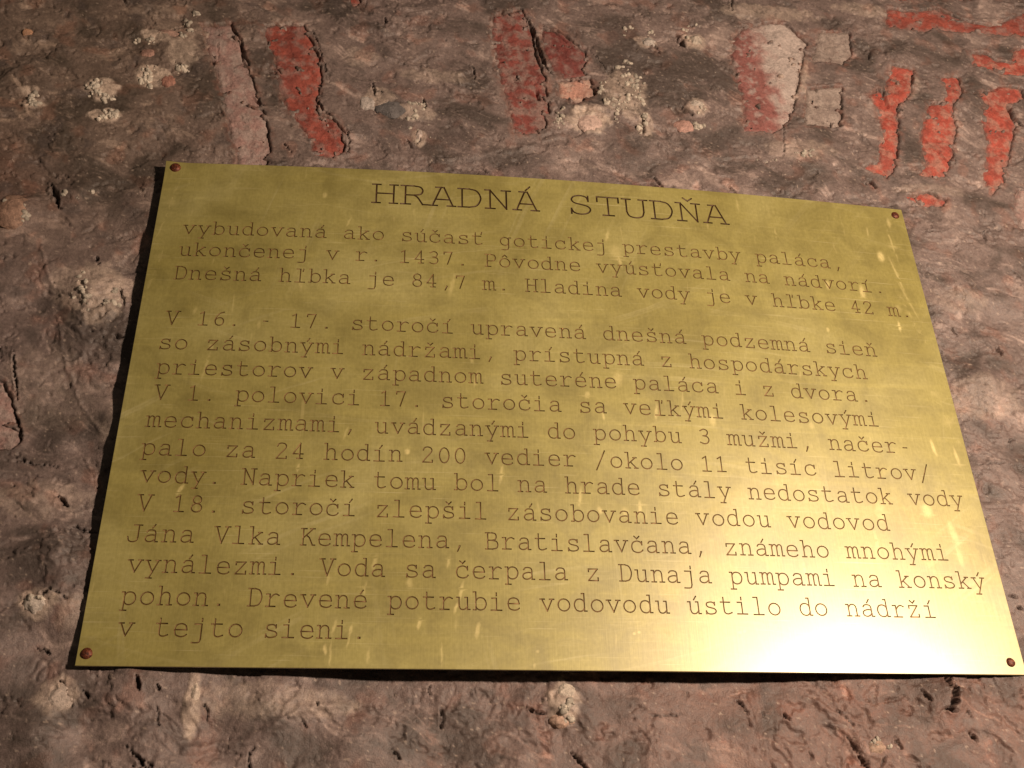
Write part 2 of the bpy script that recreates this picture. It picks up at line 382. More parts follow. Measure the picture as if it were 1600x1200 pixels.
CK = [(P(*pts), w * 0.001, dp * 0.001) for pts, w, dp in CRACKS]
PALE = [  # x, y, rx, ry px, strength: lime and crumbling pale mortar
 (245,62,26,14,.7),(288,85,24,38,.55),(238,122,28,20,.9),(158,142,26,20,1.0),(165,180,26,12,1.0),(50,165,20,10,.8),(48,145,14,8,.7),(110,620,60,40,.12),
 (150,455,45,45,.55),(110,440,30,30,.3),(60,945,24,16,.75),(90,1088,24,20,.55),(300,1100,10,34,.7),(885,1092,20,26,.7),(590,155,26,22,.5),(650,175,30,16,.45),(655,210,12,16,.6),(920,185,34,26,.75),
 (975,150,40,48,.5),(1008,195,14,26,.5),(1088,170,18,18,.6),(1085,68,20,20,.6),(1008,70,20,14,.5),(1230,110,36,70,.45),(1200,25,90,18,.35),(1345,20,60,16,.3),(130,960,30,20,.3),(500,660,8,8,0),
 (1300,70,28,22,.35),(1415,132,24,34,.25),(1540,620,60,30,.25),(200,880,40,50,.2),(60,600,50,60,.15),(480,1095,60,16,.35),(390,1090,70,20,.3),(560,90,30,20,.25),(680,120,60,14,.3),
 (1500,470,50,20,.2),(1530,640,50,14,.25),(1250,235,60,20,.25),(235,20,30,16,.15),(1450,300,60,12,.2),(185,660,25,40,.25),(60,780,60,25,.25)]
PL = [(*hit(x, y), rx * 0.00078, ry * 0.00085, s) for x, y, rx, ry, s in PALE]
LUMPS = [ # x,y px radius mm height mm : folds and lumps in the mortar
 (300,1110,9,5),(335,1150,22,-5),(130,1150,26,-6),(60,1150,28,5),(200,1095,26,5),(880,1100,14,5),(870,1115,10,-4),(100,930,24,6),(60,1010,28,-5),(70,860,30,5),(150,455,34,7),(60,470,40,-5),
 (60,640,40,-4),(30,330,24,7),(120,300,18,4),(430,1110,26,4),(560,1160,30,5),(700,1150,30,-4),(1480,1090,24,6),(1330,1150,24,-4),(1200,1150,40,4),(620,160,36,5),(200,150,46,3),
 (1540,600,30,6),(1500,700,30,-4),(1560,830,34,4),(1500,450,20,4),(1560,500,20,-4),(960,160,36,4),(1180,300,30,3),(700,60,34,3),(1000,100,16,-3),(240,230,24,-3),(180,660,24,5),(130,700,20,-4)]
LU = [(*hit(x, y), r * 0.001, h * 0.001) for x, y, r, h in LUMPS]
RID = [([(88,490),(100,560),(125,630),(160,675)],1.6,1.6),([(62,380),(75,430),(82,445)],1.6,1.2),([(290,1170),(400,1150),(470,1105),(540,1095)],4,3),([(185,1040),(300,1095)],6,2.5),([(600,90),(660,108),(720,150)],3,2),
       ([(1340,40),(1450,75),(1600,90)],6,1.5),([(540,230),(700,245),(850,225)],5,1.6)]
RI = [(P(*pts), w * 0.001, h * 0.001) for pts, w, h in RID]

def base_h(X, D):
    """low frequency surface: y coordinate (into the wall) of the mortar skin"""
    y = gap_grid(X, D)
    h = 0.0045 * fbm(X * 9 + 3, D * 9, 2, 5) + 0.0032 * fbm(X * 22, D * 26, 3, 9)
    for (lx, ld, r, hh) in LU:
        h = h + 1.25 * hh * np.exp(-((X - lx) ** 2 + (D - ld) ** 2) / (r * r) * 1.3)
    return y - h

def brick_sd(poly, X, D):
    return poly_sd(poly, X, D) + 0.0020 + 0.0036 * fbm(X * 95, D * 95, 5, 21, 0.55)

def wall_y(X, D):
    y = base_h(X, D)
    # warp used by the smeared, trowelled layers
    wx = X + 0.02 * fbm(X * 14, D * 14, 2, 31); wd = D + 0.02 * fbm(X * 14 + 9, D * 14, 2, 37)
    ang = 0.28
    sx = wx * math.cos(ang) + wd * math.sin(ang); sd = -wx * math.sin(ang) + wd * math.cos(ang)
    smear = fbm(sx * 24, sd * 75, 4, 41, 0.5)
    fold = ridged(sx * 18, sd * 32, 3, 51)
    rough_m = sstep(-0.02, 0.40, fbm(X * 9 + 5, D * 9, 3, 61))
    h = 0.0005 * smear * (0.4 + 0.6 * rough_m) + 0.0016 * (fold - 0.6) * (0.2 + 0.8 * rough_m)
    h = h + (0.0003 + 0.0015 * rough_m) * fbm(wx * 65, wd * 65, 4, 71, 0.55)
    h = h + 0.0003 * fbm(X * 330, D * 330, 2, 77)
    # low terraces: broken edges between mortar layers
    t = fbm(wx * 16, wd * 22, 6, 81, 0.62)
    h = h + 0.0020 * sstep(0.06, 0.10, t) * (0.1 + 0.9 * rough_m) - 0.0020 * sstep(-0.20, -0.235, t)
    t2 = fbm(wx * 30 + 3, wd * 44, 5, 85, 0.6); h = h + 0.0010 * sstep(0.14, 0.18, t2) * rough_m - 0.0016 * sstep(-0.32, -0.35, t2)
    # ragged pits, small and mid
    pn = fbm(wx * 60, wd * 80, 5, 91, 0.68)
    pit = sstep(0.40, 0.55, pn) * sstep(-0.1, 0.2, fbm(X * 14, D * 14, 2, 93)); h = h - 0.0045 * pit
    p2 = sstep(0.44, 0.58, fbm(wx * 150, wd * 200, 4, 97, 0.6)); h = h - 0.0018 * p2
    hair = 1 - np.abs(fbm(wx * 15, wd * 15, 3, 101)) * 60
    hair = np.clip(hair, 0, 1) * sstep(0.12, 0.3, fbm(X * 22, D * 22, 2, 103))
    h = h - 0.002 * hair
    pale = np.zeros_like(X)
    for (px, pd, rx, ry, s) in PL:
        if s <= 0: continue
        q = ((X - px) / rx) ** 2 + ((D - pd) / ry) ** 2
        pale = np.maximum(pale, s * sstep(1.35, 0.55, q + 0.9 * fbm(X * 70, D * 70, 3, 111)))
    h = h + pale * (0.0012 + 0.0026 * np.abs(fbm(X * 190, D * 190, 3, 121)))
    cr_ = np.zeros_like(X)
    jx = X + 0.0048 * fbm(X * 110, D * 110, 4, 131, 0.65); jd = D + 0.0048 * fbm(X * 110 + 4, D * 110, 4, 133, 0.65)
    for poly, w, dp in CK:
        xs = [p[0] for p in poly]; ds = [p[1] for p in poly]
        sel = (X > min(xs) - .012) & (X < max(xs) + .012) & (D > min(ds) - .012) & (D < max(ds) + .012)
        if not sel.any(): continue
        dd, tt = line_d(poly, jx[sel], jd[sel])
        ww = w * (0.30 + 0.70 * np.sin(np.pi * np.clip(tt * 0.9 + 0.05, 0, 1))) * (0.85 + 0.7 * fbm(X[sel] * 160, D[sel] * 160, 2, 137))
        ww = np.maximum(ww, w * 0.2)
        k = sstep(1.5, 0.55, dd / ww)
        hs = h[sel]; hs = hs - dp * k + 0.0009 * sstep(4.5, 1.5, dd / ww) * (1 - k); h[sel] = hs
        c_ = cr_[sel]; cr_[sel] = np.maximum(c_, k)
    for poly, w, hh in RI:
        xs = [p[0] for p in poly]; ds = [p[1] for p in poly]; pad = w * 3
        sel = (X > min(xs) - pad) & (X < max(xs) + pad) & (D > min(ds) - pad) & (D < max(ds) + pad)
        dd, tt = line_d(poly, jx[sel], jd[sel]); hs = h[sel]; h[sel] = hs + hh * np.exp(-(dd / w) ** 2)
    y = y - h
    bm = np.zeros_like(X)
    for kind, poly, r, lab in BP:
        xs = [p[0] for p in poly]; ds = [p[1] for p in poly]
        sel = (X > min(xs) - .012) & (X < max(xs) + .012) & (D > min(ds) - .012) & (D < max(ds) + .012)
        if not sel.any(): continue
        s = brick_sd(poly, X[sel], D[sel])
        ys = y[sel]
        keep_m = sstep(0.40, 0.30, fbm(X[sel] * 48, D[sel] * 60, 4, 211, 0.6) + 0.25 * sstep(0.012, 0.0, s))   # mortar still smeared over the brick
        y[sel] = ys + (0.0040 * sstep(-0.0006, 0.0020, s) + 0.009 * sstep(0.0010, 0.0034, s)) * keep_m
        bm[sel] = np.maximum(bm[sel], sstep(-0.009, 0.001, s))
    # the screwed corners rest on the wall, never in front of the plate
    near = (X > -0.02) & (X < PW + 0.02) & (D > -0.03) & (D < PH + 0.02)
    y = np.where(near, np.maximum(y, 0.0026), y)
    return y, dict(smear=smear, t=t, pale=pale, crack=cr_, pit=pit, wx=wx, wd=wd, sx=sx, sd=sd, bm=bm, rough=rough_m)

def axis(lo, a, b, hi, step):
    mid = np.arange(a, b, step)
    def out(n, L_):  # growing spacing
        t = np.linspace(0, 1, n + 1)[1:]; return L_ * (t ** 1.6)
    left = a - out(60, a - lo)[::-1]; right = mid[-1] + out(60, hi - mid[-1])
    return np.concatenate([left, mid, right])
STEP = 0.00142
ax = axis(-0.9, -0.27, 1.22, 2.0, STEP); ay = axis(-1.0, -0.45, 0.70, 1.3, STEP)
XX, DD = np.meshgrid(ax, ay)
# shear the fine zone a little so it follows the view (top reaches higher on the right)
WY, A = wall_y(XX, DD)
nx, ny = len(ax), len(ay)
idx = np.arange(nx * ny).reshape(ny, nx)
F = np.stack([idx[:-1, :-1], idx[1:, :-1], idx[1:, 1:], idx[:-1, 1:]], -1).reshape(-1, 4)
V = np.stack([XX.ravel(), WY.ravel(), TOP - DD.ravel()], 1)
wall_me = mesh_np('wall', V, F)

def lerp(a, b, t): return a + (b - a) * t[..., None]
def wall_color():
    X, D = XX, DD
    c1 = np.array([.088, .074, .068]); c2 = np.array([.182, .148, .140]); c3 = np.array([.40, .335, .31])
    stain = fbm(X * 5.5 + 2, D * 6.5, 4, 139, 0.55)
    streak = fbm(A['sx'] * 15, A['sd'] * 52, 4, 141, 0.52)
    cloud = fbm(A['wx'] * 13, A['wd'] * 15, 4, 151, 0.6)
    streak = streak * sstep(-0.3, 0.4, fbm(X * 11 + 2, D * 11, 2, 143))
    t = np.clip(0.46 + 0.55 * streak + 0.90 * cloud + 0.65 * stain, 0, 1)
    col = lerp(np.broadcast_to(c1, X.shape + (3,)), c2, sstep(0.1, 0.55, t))
    wisp = sstep(0.16, 0.42, fbm(A['sx'] * 24 + 4 * noise(X * 12, D * 12, 5), A['sd'] * 80, 3, 161, 0.5))
    wisp2 = np.clip(1 - np.abs(fbm(A['sx'] * 14 + 3 * noise(X * 9, D * 9, 6), A['sd'] * 55, 3, 165, 0.6)) * 16, 0, 1) * sstep(0.0, 0.3, fbm(X * 18, D * 18, 2, 167))
    col = lerp(col, c3, np.clip(0.75 * wisp * sstep(-.05, .3, cloud) + 0.45 * sstep(0.65, 0.95, t) + 0.40 * wisp2, 0, 1))
    # olive dusty zone top left, warmer red-brown lower right
    warm = sstep(0.15, 0.75, X + 0.0 * D) * sstep(0.50, 0.60, D)
    warm = np.maximum(warm, 0.60 * sstep(0.93, 1.0, X) * sstep(0.2, 0.5, D))
    warm = np.maximum(warm, 0.8 * np.exp(-(((X + .20) / .06) ** 2 + ((D - .03) / .06) ** 2)))
    col = lerp(col, col * np.array([0.90, 0.70, 0.62]), warm)
    tl = sstep(0.25, -0.1, X) * sstep(0.25, -0.1, D)
    col = lerp(col, col * np.array([0.92, 0.90, 0.80]), tl)
    blot = sstep(0.12, 0.4, fbm(X * 30, D * 30, 3, 171))
    col = lerp(col, col * np.array([1.25, 0.92, 0.80]), 0.5 * blot)
    dark = sstep(0.10, 0.38, fbm(A['wx'] * 24 + 7, A['wd'] * 30, 4, 181, 0.6))
    col = lerp(col, np.array([.095, .080, .076]), 0.6 * dark)
    pk = np.clip(A['pale'] * (0.75 + 0.8 * fbm(X * 120, D * 120, 3, 191)), 0, 1)
    col = lerp(col, np.array([.60, .52, .44]), pk)
    sp = sstep(0.45, 0.6, fbm(X * 210, D * 210, 2, 201))
    col = lerp(col, np.array([.52, .45, .38]), 0.5 * sp)
    col = lerp(col, np.array([.045, .035, .032]), 0.75 * A['crack'] + 0.45 * A['pit'] * (1 - A['crack']))
    rd = A['bm'] * sstep(-.15, .3, fbm(X * 90, D * 90, 3, 205))
    col = lerp(col, np.array([.22, .105, .08]), 0.5 * rd)
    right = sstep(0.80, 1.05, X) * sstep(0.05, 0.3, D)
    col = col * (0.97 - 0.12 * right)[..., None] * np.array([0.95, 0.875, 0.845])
    return np.clip(col, 0.02, 0.8).reshape(-1, 3)
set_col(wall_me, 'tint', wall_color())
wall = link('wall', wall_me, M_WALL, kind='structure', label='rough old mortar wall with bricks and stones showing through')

# ------------------------------------------------------------------ bricks set in the wall
PAL = {'red': ((.30, .075, .055), (.22, .058, .045), (.26, .16, .14), .25), 'red2': ((.22, .060, .050), (.17, .055, .047), (.25, .18, .16), .50),
       'dark': ((.15, .044, .040), (.19, .052, .045), (.22, .14, .125), .20), 'pale': ((.32, .20, .18), (.27, .18, .165), (.34, .27, .245), .45),
       'bright': ((.37, .078, .056), (.28, .066, .050), (.36, .19, .15), .35), 'grey': ((.27, .215, .19), (.24, .19, .17), (.34, .28, .25), .5),
       'pinkrough': ((.44, .24, .19), (.36, .2, .16), (.5, .36, .3), .4), 'half': ((.25, .10, .09), (.22, .09, .08), (.34, .28, .26), .0)}
def make_brick(i, kind, poly, r, lab):
    xs = [p[0] for p in poly]; ds = [p[1] for p in poly]
    st = 0.0016
    gx = np.arange(min(xs) - .004, max(xs) + .004 + st, st); gd = np.arange(min(ds) - .004, max(ds) + .004 + st, st)
    X, D = np.meshgrid(gx, gd)
    s = brick_sd(poly, X, D)
    h = r - 0.0020 + 0.0011 * fbm(X * 26, D * 26, 5, 211 + i, 0.55) + 0.0006 * fbm(X * 170, D * 170, 3, 223 + i)
    h = h - 0.0012 * sstep(0.10, 0.15, fbm(X * 24 + i, D * 34, 5, 227, 0.6))    # split faces
    h = h - 0.0012 * sstep(0.40, 0.60, fbm(X * 110, D * 150, 3, 231 + i))          # chips
    h = h - 0.0022 * sstep(0.006, 0.0, s)                                            # worn arris
    for cp, w, dp in CK:
        if max(q[0] for q in cp) < gx[0] or min(q[0] for q in cp) > gx[-1] or max(q[1] for q in cp) < gd[0] or min(q[1] for q in cp) > gd[-1]: continue
        dd, tt = line_d(cp, X, D); h = h - dp * sstep(1.5, 0.4, dd / w)
    bx = gap_grid(X, D) * 0
    y = base_h(X, D) - h + 0.0008
    keep = s > -0.0030
    n_, m_ = X.shape
    ids = np.arange(X.size).reshape(n_, m_)
    q = np.stack([ids[:-1, :-1], ids[1:, :-1], ids[1:, 1:], ids[:-1, 1:]], -1).reshape(-1, 4)
    kf = keep.ravel()
    q = q[kf[q].all(1)]
    if len(q) == 0: return
    used = np.unique(q); remap = np.full(X.size, -1); remap[used] = np.arange(len(used))
    v = np.stack([X.ravel(), y.ravel(), TOP - D.ravel()], 1)[used]; q = remap[q]
    # sides going back into the wall
    e = np.concatenate([q[:, [0, 1]], q[:, [1, 2]], q[:, [2, 3]], q[:, [3, 0]]])
    key = set(map(tuple, e.tolist())); bd = [p for p in e.tolist() if (p[1], p[0]) not in key]
    bv = sorted({a for p in bd for a in p}); off = {a: len(v) + k for k, a in enumerate(bv)}
    back = v[bv].copy(); back[:, 1] += 0.035
    sides = np.array([[a, off[a], off[b], b] for a, b in [(p[1], p[0]) for p in bd]])[:, ::-1]
    v2 = np.concatenate([v, back]); q2 = np.concatenate([q, sides])
    me = mesh_np('brick', v2, q2)
    c0, c1, c2, amt = PAL[kind]
    Xv, Dv = v2[:, 0], TOP - v2[:, 2]
    a = fbm(Xv * 28 + i, Dv * 28, 4, 241, 0.6)
    col = lerp(np.broadcast_to(np.array(c0), (len(v2), 3)), np.array(c1), sstep(-.2, .3, a))
    b = sstep(0.02 - amt * 0.4, 0.38 - amt * 0.3, fbm(Xv * 55, Dv * 55 + i, 4, 251, 0.65))
    col = lerp(col, np.array(c2), 0.75 * b)
    if kind == 'half':    # pale lime on the upper right half
        cx = sum(xs) / len(xs); w = max(xs) - min(xs)
        k = sstep(-0.18, 0.22, (Xv - cx) / w * 1.15 - (Dv - sum(ds) / len(ds)) * 1.2 + 0.30 * fbm(Xv * 50, Dv * 50, 3, 261))
        col = lerp(col, np.array([.42, .35, .32]), k)
    dirt = sstep(0.25, 0.5, fbm(Xv * 90, Dv * 90, 3, 271)); col = lerp(col, col * 0.55, 0.6 * dirt)
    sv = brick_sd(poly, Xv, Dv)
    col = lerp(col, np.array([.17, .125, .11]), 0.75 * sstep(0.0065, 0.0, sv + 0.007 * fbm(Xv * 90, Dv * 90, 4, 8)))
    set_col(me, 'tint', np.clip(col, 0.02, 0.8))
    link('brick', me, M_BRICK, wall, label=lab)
for i, (k, p, r, lab) in enumerate(BP): make_brick(i, k, p, r, lab)

# ------------------------------------------------------------------ stones bedded in the mortar
def ico(sub):
    bm = bmesh.new(); bmesh.ops.create_icosphere(bm, subdivisions=sub, radius=1.0)
    v = np.array([q.co[:] for q in bm.verts]); f = np.array([[q.index for q in ff.verts] for ff in bm.faces]); bm.free()
    return v, f
IV, IF = ico(4); SV, SF = ico(2)
STONES = [  # px, py, rx mm, rz mm, out mm, proud mm, colour, label
 (1086,66,11,12,9,3.5,(.42,.36,.30),'round buff pebble standing in a dark hollow'),
 (1012,70,11,9,6,1.5,(.36,.32,.29),'small grey stone beside the round pebble'),
 (1088,166,13,9,7,2.0,(.46,.40,.35),'pale lumpy stone above the pink one'),
 (1070,196,16,13,7,1.5,(.42,.25,.21),'pinkish stone above the plate'),
 (922,188,22,20,8,2.2,(.52,.38,.33),'smooth pale pink stone'),
 (44,56,7,7,6,4.0,(.42,.24,.15),'little orange brown stone at the top left'),
 (262,58,17,10,6,1.8,(.33,.21,.17),'brown stone with pale rim'),
 (232,88,11,9,5,1.4,(.34,.20,.16),'brown stone among white crumbs'),
 (264,130,11,11,5,1.2,(.34,.17,.13),'reddish stone beside white crumbs'),
 (62,944,15,11,8,2.0,(.58,.51,.45),'white stone left of the plate'),
 (92,1090,15,15,10,3.0,(.46,.38,.33),'pale pointed stone below the plate corner'),
 (302,1092,6,18,8,3.0,(.48,.40,.33),'thin pale standing stone'),
 (888,1074,11,9,8,3.0,(.50,.43,.36),'pale stone under the middle of the plate'),
 (882,1120,13,7,7,2.0,(.44,.30,.23),'brownish stone below the pale one'),
 (1375,1165,12,8,7,1.5,(.36,.25,.19),'brown crumbly stone at the bottom right'),
 (612,168,22,17,6,1.0,(.12,.11,.11),'dark grey stone in the mortar'),
 (576,158,14,17,6,1.0,(.42,.37,.34),'pale grey stone beside the dark one'),
 (655,206,6,12,7,2.0,(.46,.38,.34),'small upright pale stone'),
 (20,330,20,26,8,1.0,(.30,.19,.14),'rust brown stone at the left edge'),
]
def stone(i, px, py, rx, rz, ry, proud, colr, lab):
    x, d = hit(px, py)
    y0 = float(base_h(np.array([x]), np.array([d]))[0])
    rx, rz, ry, proud = (q * 0.001 for q in (rx, rz, ry, proud))
    n = 1 + 0.22 * fbm(IV[:, 0] * 1.3 + i * 7, IV[:, 2] * 1.3 + IV[:, 1], 3, 301 + i) + 0.10 * fbm(IV[:, 0] * 4 + i, IV[:, 2] * 4 + 2 * IV[:, 1], 3, 307)
    v = IV * n[:, None] * np.array([rx, ry, rz]) * 0.95
    v = v + np.array([x, y0 + ry - proud - 0.0015, TOP - d])
    me = mesh_np('stone', v, IF)
    c = np.array(colr)[None] * (1 + 0.55 * fbm(v[:, 0] * 110, v[:, 2] * 110, 4, 311 + i))[:, None]
    sp = sstep(0.2, 0.5, fbm(v[:, 0] * 260, v[:, 2] * 260, 2, 317))[:, None]
    c = c * (1 - 0.35 * sp)
    set_col(me, 'tint', np.clip(c, 0.02, 0.8)); link('stone', me, M_STONE, wall, label=lab)
for i, s in enumerate(STONES): stone(i, *s[:6], s[6], s[7])

# crumbs: a multitude of little grains at the pale, breaking patches
CR = [(158,146,24,15,90,1.),(166,182,24,9,70,1.),(236,130,22,20,120,1.),(225,70,14,9,30,.8),(288,50,16,14,30,.7),(50,166,18,8,40,.9),(48,146,12,7,20,.8),(288,115,14,14,40,.9),(62,946,20,13,40,1.),
      (968,140,34,42,160,.6),(1010,196,12,22,50,.7),(1088,180,20,20,50,.7),(888,1100,16,22,60,.8),(150,450,36,34,60,.7),(1080,60,22,20,30,.6),(655,180,34,34,50,.6),(122,300,30,8,16,.6),(1380,1165,18,16,40,.5),(1000,60,26,22,20,.5),
      (880,190,16,30,50,.55),(1240,240,50,14,40,.5),(30,330,20,34,50,.45),(300,30,14,10,20,.6),(200,885,40,20,40,.4)]
cv, cf_, cc = [], [], []; k0 = 0
for (px, py, rx, ry, n, br) in CR:
    n = int(n * 0.55); seeds = [(RS.rand() * 6.283, math.sqrt(RS.rand())) for _ in range(max(3, n // 7))]
    for _ in range(n):
        a, q = seeds[RS.randint(len(seeds))]; a += RS.randn() * 0.35; q = q + RS.randn() * 0.14
        x, d = hit(px + rx * q * math.cos(a), py + ry * q * math.sin(a))
        r = 0.0010 + 0.0036 * RS.rand() ** 2.0
        y0 = float(np.interp(0, [0, 1], [WY[min(np.searchsorted(ay, d), ny - 1), min(np.searchsorted(ax, x), nx - 1)], 0]))
        rot = Matrix.Rotation(RS.rand() * 6, 3, Vector(RS.randn(3)).normalized())
        sh = RS.rand() * 50
        v = SV * (1 + 0.5 * fbm(SV[:, 0] * 1.5 + sh, SV[:, 1] * 1.5 + SV[:, 2] + sh, 2, 3))[:, None] * r * np.array([1.2, .9, .8])
        v = v @ np.array(rot) + np.array([x, y0 + 0.25 * r, TOP - d])
        cv.append(v); cf_.append(SF + k0); k0 += len(SV)
        t = 0.6 + 0.5 * RS.rand()
        cc.append(np.tile(np.array([.62, .55, .46]) * t * (0.45 + 0.55 * br), (len(SV), 1)))
me = mesh_np('mortar_crumbs', np.concatenate(cv), np.concatenate(cf_)); set_col(me, 'tint', np.concatenate(cc))
link('mortar_crumbs', me, M_STONE, wall, kind='stuff')

# ------------------------------------------------------------------ engraved lettering: stroke alphabet (typewriter letterforms)
# units: x 0..12 advance box, baseline 0, x-height 12, capitals 17, descender -5.5
def sp(*pts, n=4):
    """smooth open curve through points"""
    p = [np.array(q, float) for q in pts]; out = []
    ext = [2 * p[0] - p[1]] + p + [2 * p[-1] - p[-2]]
    for i in range(1, len(ext) - 2):
        a, b, c, d = ext[i - 1:i + 3]
        for t in np.linspace(0, 1, n, endpoint=False):
            out.append(0.5 * ((2 * b) + (-a + c) * t + (2 * a - 5 * b + 4 * c - d) * t * t + (-a + 3 * b - 3 * c + d) * t ** 3))
    out.append(p[-1]); return [tuple(q) for q in out]
def el(cx, cy, rx, ry, a0=0, a1=360, n=16):
    k = max(3, int(n * abs(a1 - a0) / 360))
    return [(cx + rx * math.cos(math.radians(a0 + (a1 - a0) * t / k)), cy + ry * math.sin(math.radians(a0 + (a1 - a0) * t / k))) for t in range(k + 1)]
def acute(x=6, y=14): return [(x, y), (x + 2.2, y + 3.4)]
def caron(x=6, y=14): return [(x - 2.4, y + 3), (x, y + .4), (x + 2.4, y + 3)]
G = {}
G['o'] = [el(6, 6, 5.4, 5.9)]
G['a'] = [sp((1.8, 9.9), (3.2, 11.6), (6, 12), (8.6, 11.1), (9.4, 8.8)), [(9.4, 8.8), (9.4, .3), (11.8, .3)], sp((9.4, 6.6), (6, 7), (2.2, 5.8), (.9, 3.4), (2, 1), (4.6, .2), (7.4, 1.1), (9.4, 3.2))]
G['b'] = [[(0, 17.5), (2.2, 17.5), (2.2, .2), (0, .2)], sp((2.2, 8.5), (3.6, 11), (6.6, 12), (10, 10.6), (11.6, 6.2), (10, 1.6), (6.6, 0), (3.6, 1), (2.2, 3.6))]
G['c'] = [sp((10.6, 8.6), (9.2, 11), (6, 12), (2, 10.2), (.7, 6), (2, 1.7), (6, .1), (9.4, .9), (11.2, 2.8)), [(10.6, 11.6), (10.6, 8.2)]]
G['d'] = [[(7.6, 17.5), (9.8, 17.5), (9.8, .3), (12, .3)], sp((9.8, 8.5), (8.4, 11), (5.4, 12), (2, 10.6), (.5, 6.2), (2, 1.6), (5.4, 0), (8.4, 1), (9.8, 3.6))]
G['e'] = [sp((.8, 6.4), (2, 10.4), (6, 12), (9.8, 10.4), (11, 6.4)), [(11, 6.4), (.8, 6.4)], sp((.8, 6.4), (2, 1.8), (6, .1), (9.2, .6), (11, 2))]
G['g'] = [sp((9.6, 8.5), (8.2, 11), (5.2, 12), (2, 10.6), (.5, 6.6), (2, 2.6), (5.2, 1), (8.2, 2), (9.6, 4.4)), [(12, 11.8), (9.6, 11.8), (9.6, -1.5)], sp((9.6, -1.5), (8.4, -4.6), (5.4, -5.4), (2.2, -5.2))]
G['h'] = [[(0, 17.5), (2.2, 17.5), (2.2, .2)], [(0, .2), (4.2, .2)], sp((2.2, 8.4), (4, 11.2), (6.6, 12), (9, 10.8), (9.8, 8)), [(9.8, 8), (9.8, .2)], [(7.8, .2), (12, .2)]]
G['dl_i'] = [[(2.2, 11.8), (6.2, 11.8), (6.2, .2)], [(1.4, .2), (11, .2)]]
G['i'] = G['dl_i'] + [[(6.2, 14.4), (6.2, 17)]]
G['j'] = [[(2.2, 11.8), (8, 11.8), (8, -2)], sp((8, -2), (7, -4.8), (4.4, -5.4), (1, -5.3)), [(8, 14.4), (8, 17)]]
G['k'] = [[(0, 17.5), (2.6, 17.5), (2.6, .2)], [(0, .2), (4.4, .2)], [(9.8, 11.8), (2.6, 5)], [(4.8, 7), (10.4, .2)], [(7.6, 11.8), (11, 11.8)], [(8.6, .2), (12, .2)]]
G['l'] = [[(2.4, 17.5), (6.2, 17.5), (6.2, .2)], [(1.4, .2), (11, .2)]]
G['m'] = [[(-1, 11.8), (1, 11.8), (1, .2)], [(-1, .2), (2.8, .2)], sp((1, 8.6), (2.2, 11.2), (4, 12), (5.6, 11), (6, 9)), [(6, 9), (6, .2), (7.6, .2)], sp((6, 8.6), (7.2, 11.2), (9, 12), (10.6, 11), (11, 9)), [(11, 9), (11, .2), (13, .2)]]
G['n'] = [[(0, 11.8), (2.2, 11.8), (2.2, .2)], [(0, .2), (4.2, .2)], sp((2.2, 8.4), (4, 11.2), (6.6, 12), (9, 10.8), (9.8, 8)), [(9.8, 8), (9.8, .2)], [(7.8, .2), (12, .2)]]
G['p'] = [[(0, 11.8), (2.2, 11.8), (2.2, -5.3)], [(0, -5.3), (5, -5.3)], sp((2.2, 8.5), (3.6, 11), (6.6, 12), (10, 10.6), (11.6, 6.2), (10, 1.6), (6.6, 0), (3.6, 1), (2.2, 3.6))]
G['r'] = [[(.6, 11.8), (3.6, 11.8), (3.6, .2)], [(.6, .2), (8.6, .2)], sp((3.6, 7.6), (6, 10.8), (8.8, 12), (11.4, 10.8))]
G['s'] = [sp((9.8, 9.6), (8.4, 11.5), (5.8, 12), (2.8, 11.2), (1.9, 9.2), (3.2, 7.2), (6, 6.3), (9.4, 5.3), (10.7, 3.1), (9.4, .9), (5.8, 0), (2.8, .6), (1.4, 2.6)), [(9.8, 11.8), (9.8, 9)], [(1.4, 3.1), (1.4, .2)]]
G['t'] = [sp((3.6, 16.5), (3.6, 12), (3.6, 3.6), (4.6, .9), (7.2, .1), (10.8, 1.4)), [(.8, 11.8), (9.6, 11.8)]]
G['u'] = [[(0, 11.8), (2.2, 11.8), (2.2, 4)], sp((2.2, 4), (3.2, 1), (5.6, 0), (8, .9), (9.8, 3.2)), [(7.6, 11.8), (9.8, 11.8), (9.8, .2), (12, .2)]]
G['v'] = [[(1.2, 11.8), (6, .2), (10.8, 11.8)], [(-.4, 11.8), (3.6, 11.8)], [(8.4, 11.8), (12.4, 11.8)]]
G['y'] = [[(1.2, 11.8), (6.2, .4)], [(10.8, 11.8), (4, -5.3)], [(-.4, 11.8), (3.6, 11.8)], [(8.4, 11.8), (12.4, 11.8)], [(1.4, -5.3), (6.2, -5.3)]]
G['z'] = [[(1.6, 9.2), (1.6, 11.8), (10, 11.8), (1.4, .2), (10.4, .2), (10.4, 3)]]
G['A'] = [[(1.2, .2), (5.6, 16.8), (7, 16.8), (11.6, .2)], [(2.8, 16.8), (6.2, 16.8)], [(2.9, 5.8), (9.8, 5.8)], [(-.6, .2), (3.6, .2)], [(8.8, .2), (13, .2)]]
G['B'] = [[(0, 16.8), (6, 16.8)], sp((6, 16.8), (9, 16), (10, 13.2), (9, 10.2), (6, 9.2)), [(6, 9.2), (2, 9.2)], sp((6, 9.2), (10.2, 8), (11.4, 4.7), (10.2, 1.3), (6.4, .2)), [(6.4, .2), (0, .2)], [(2, 16.8), (2, .2)]]
G['D'] = [[(0, 16.8), (5.6, 16.8)], sp((5.6, 16.8), (9.6, 15), (11.6, 8.6), (9.6, 2), (5.6, .2)), [(5.6, .2), (0, .2)], [(2, 16.8), (2, .2)]]
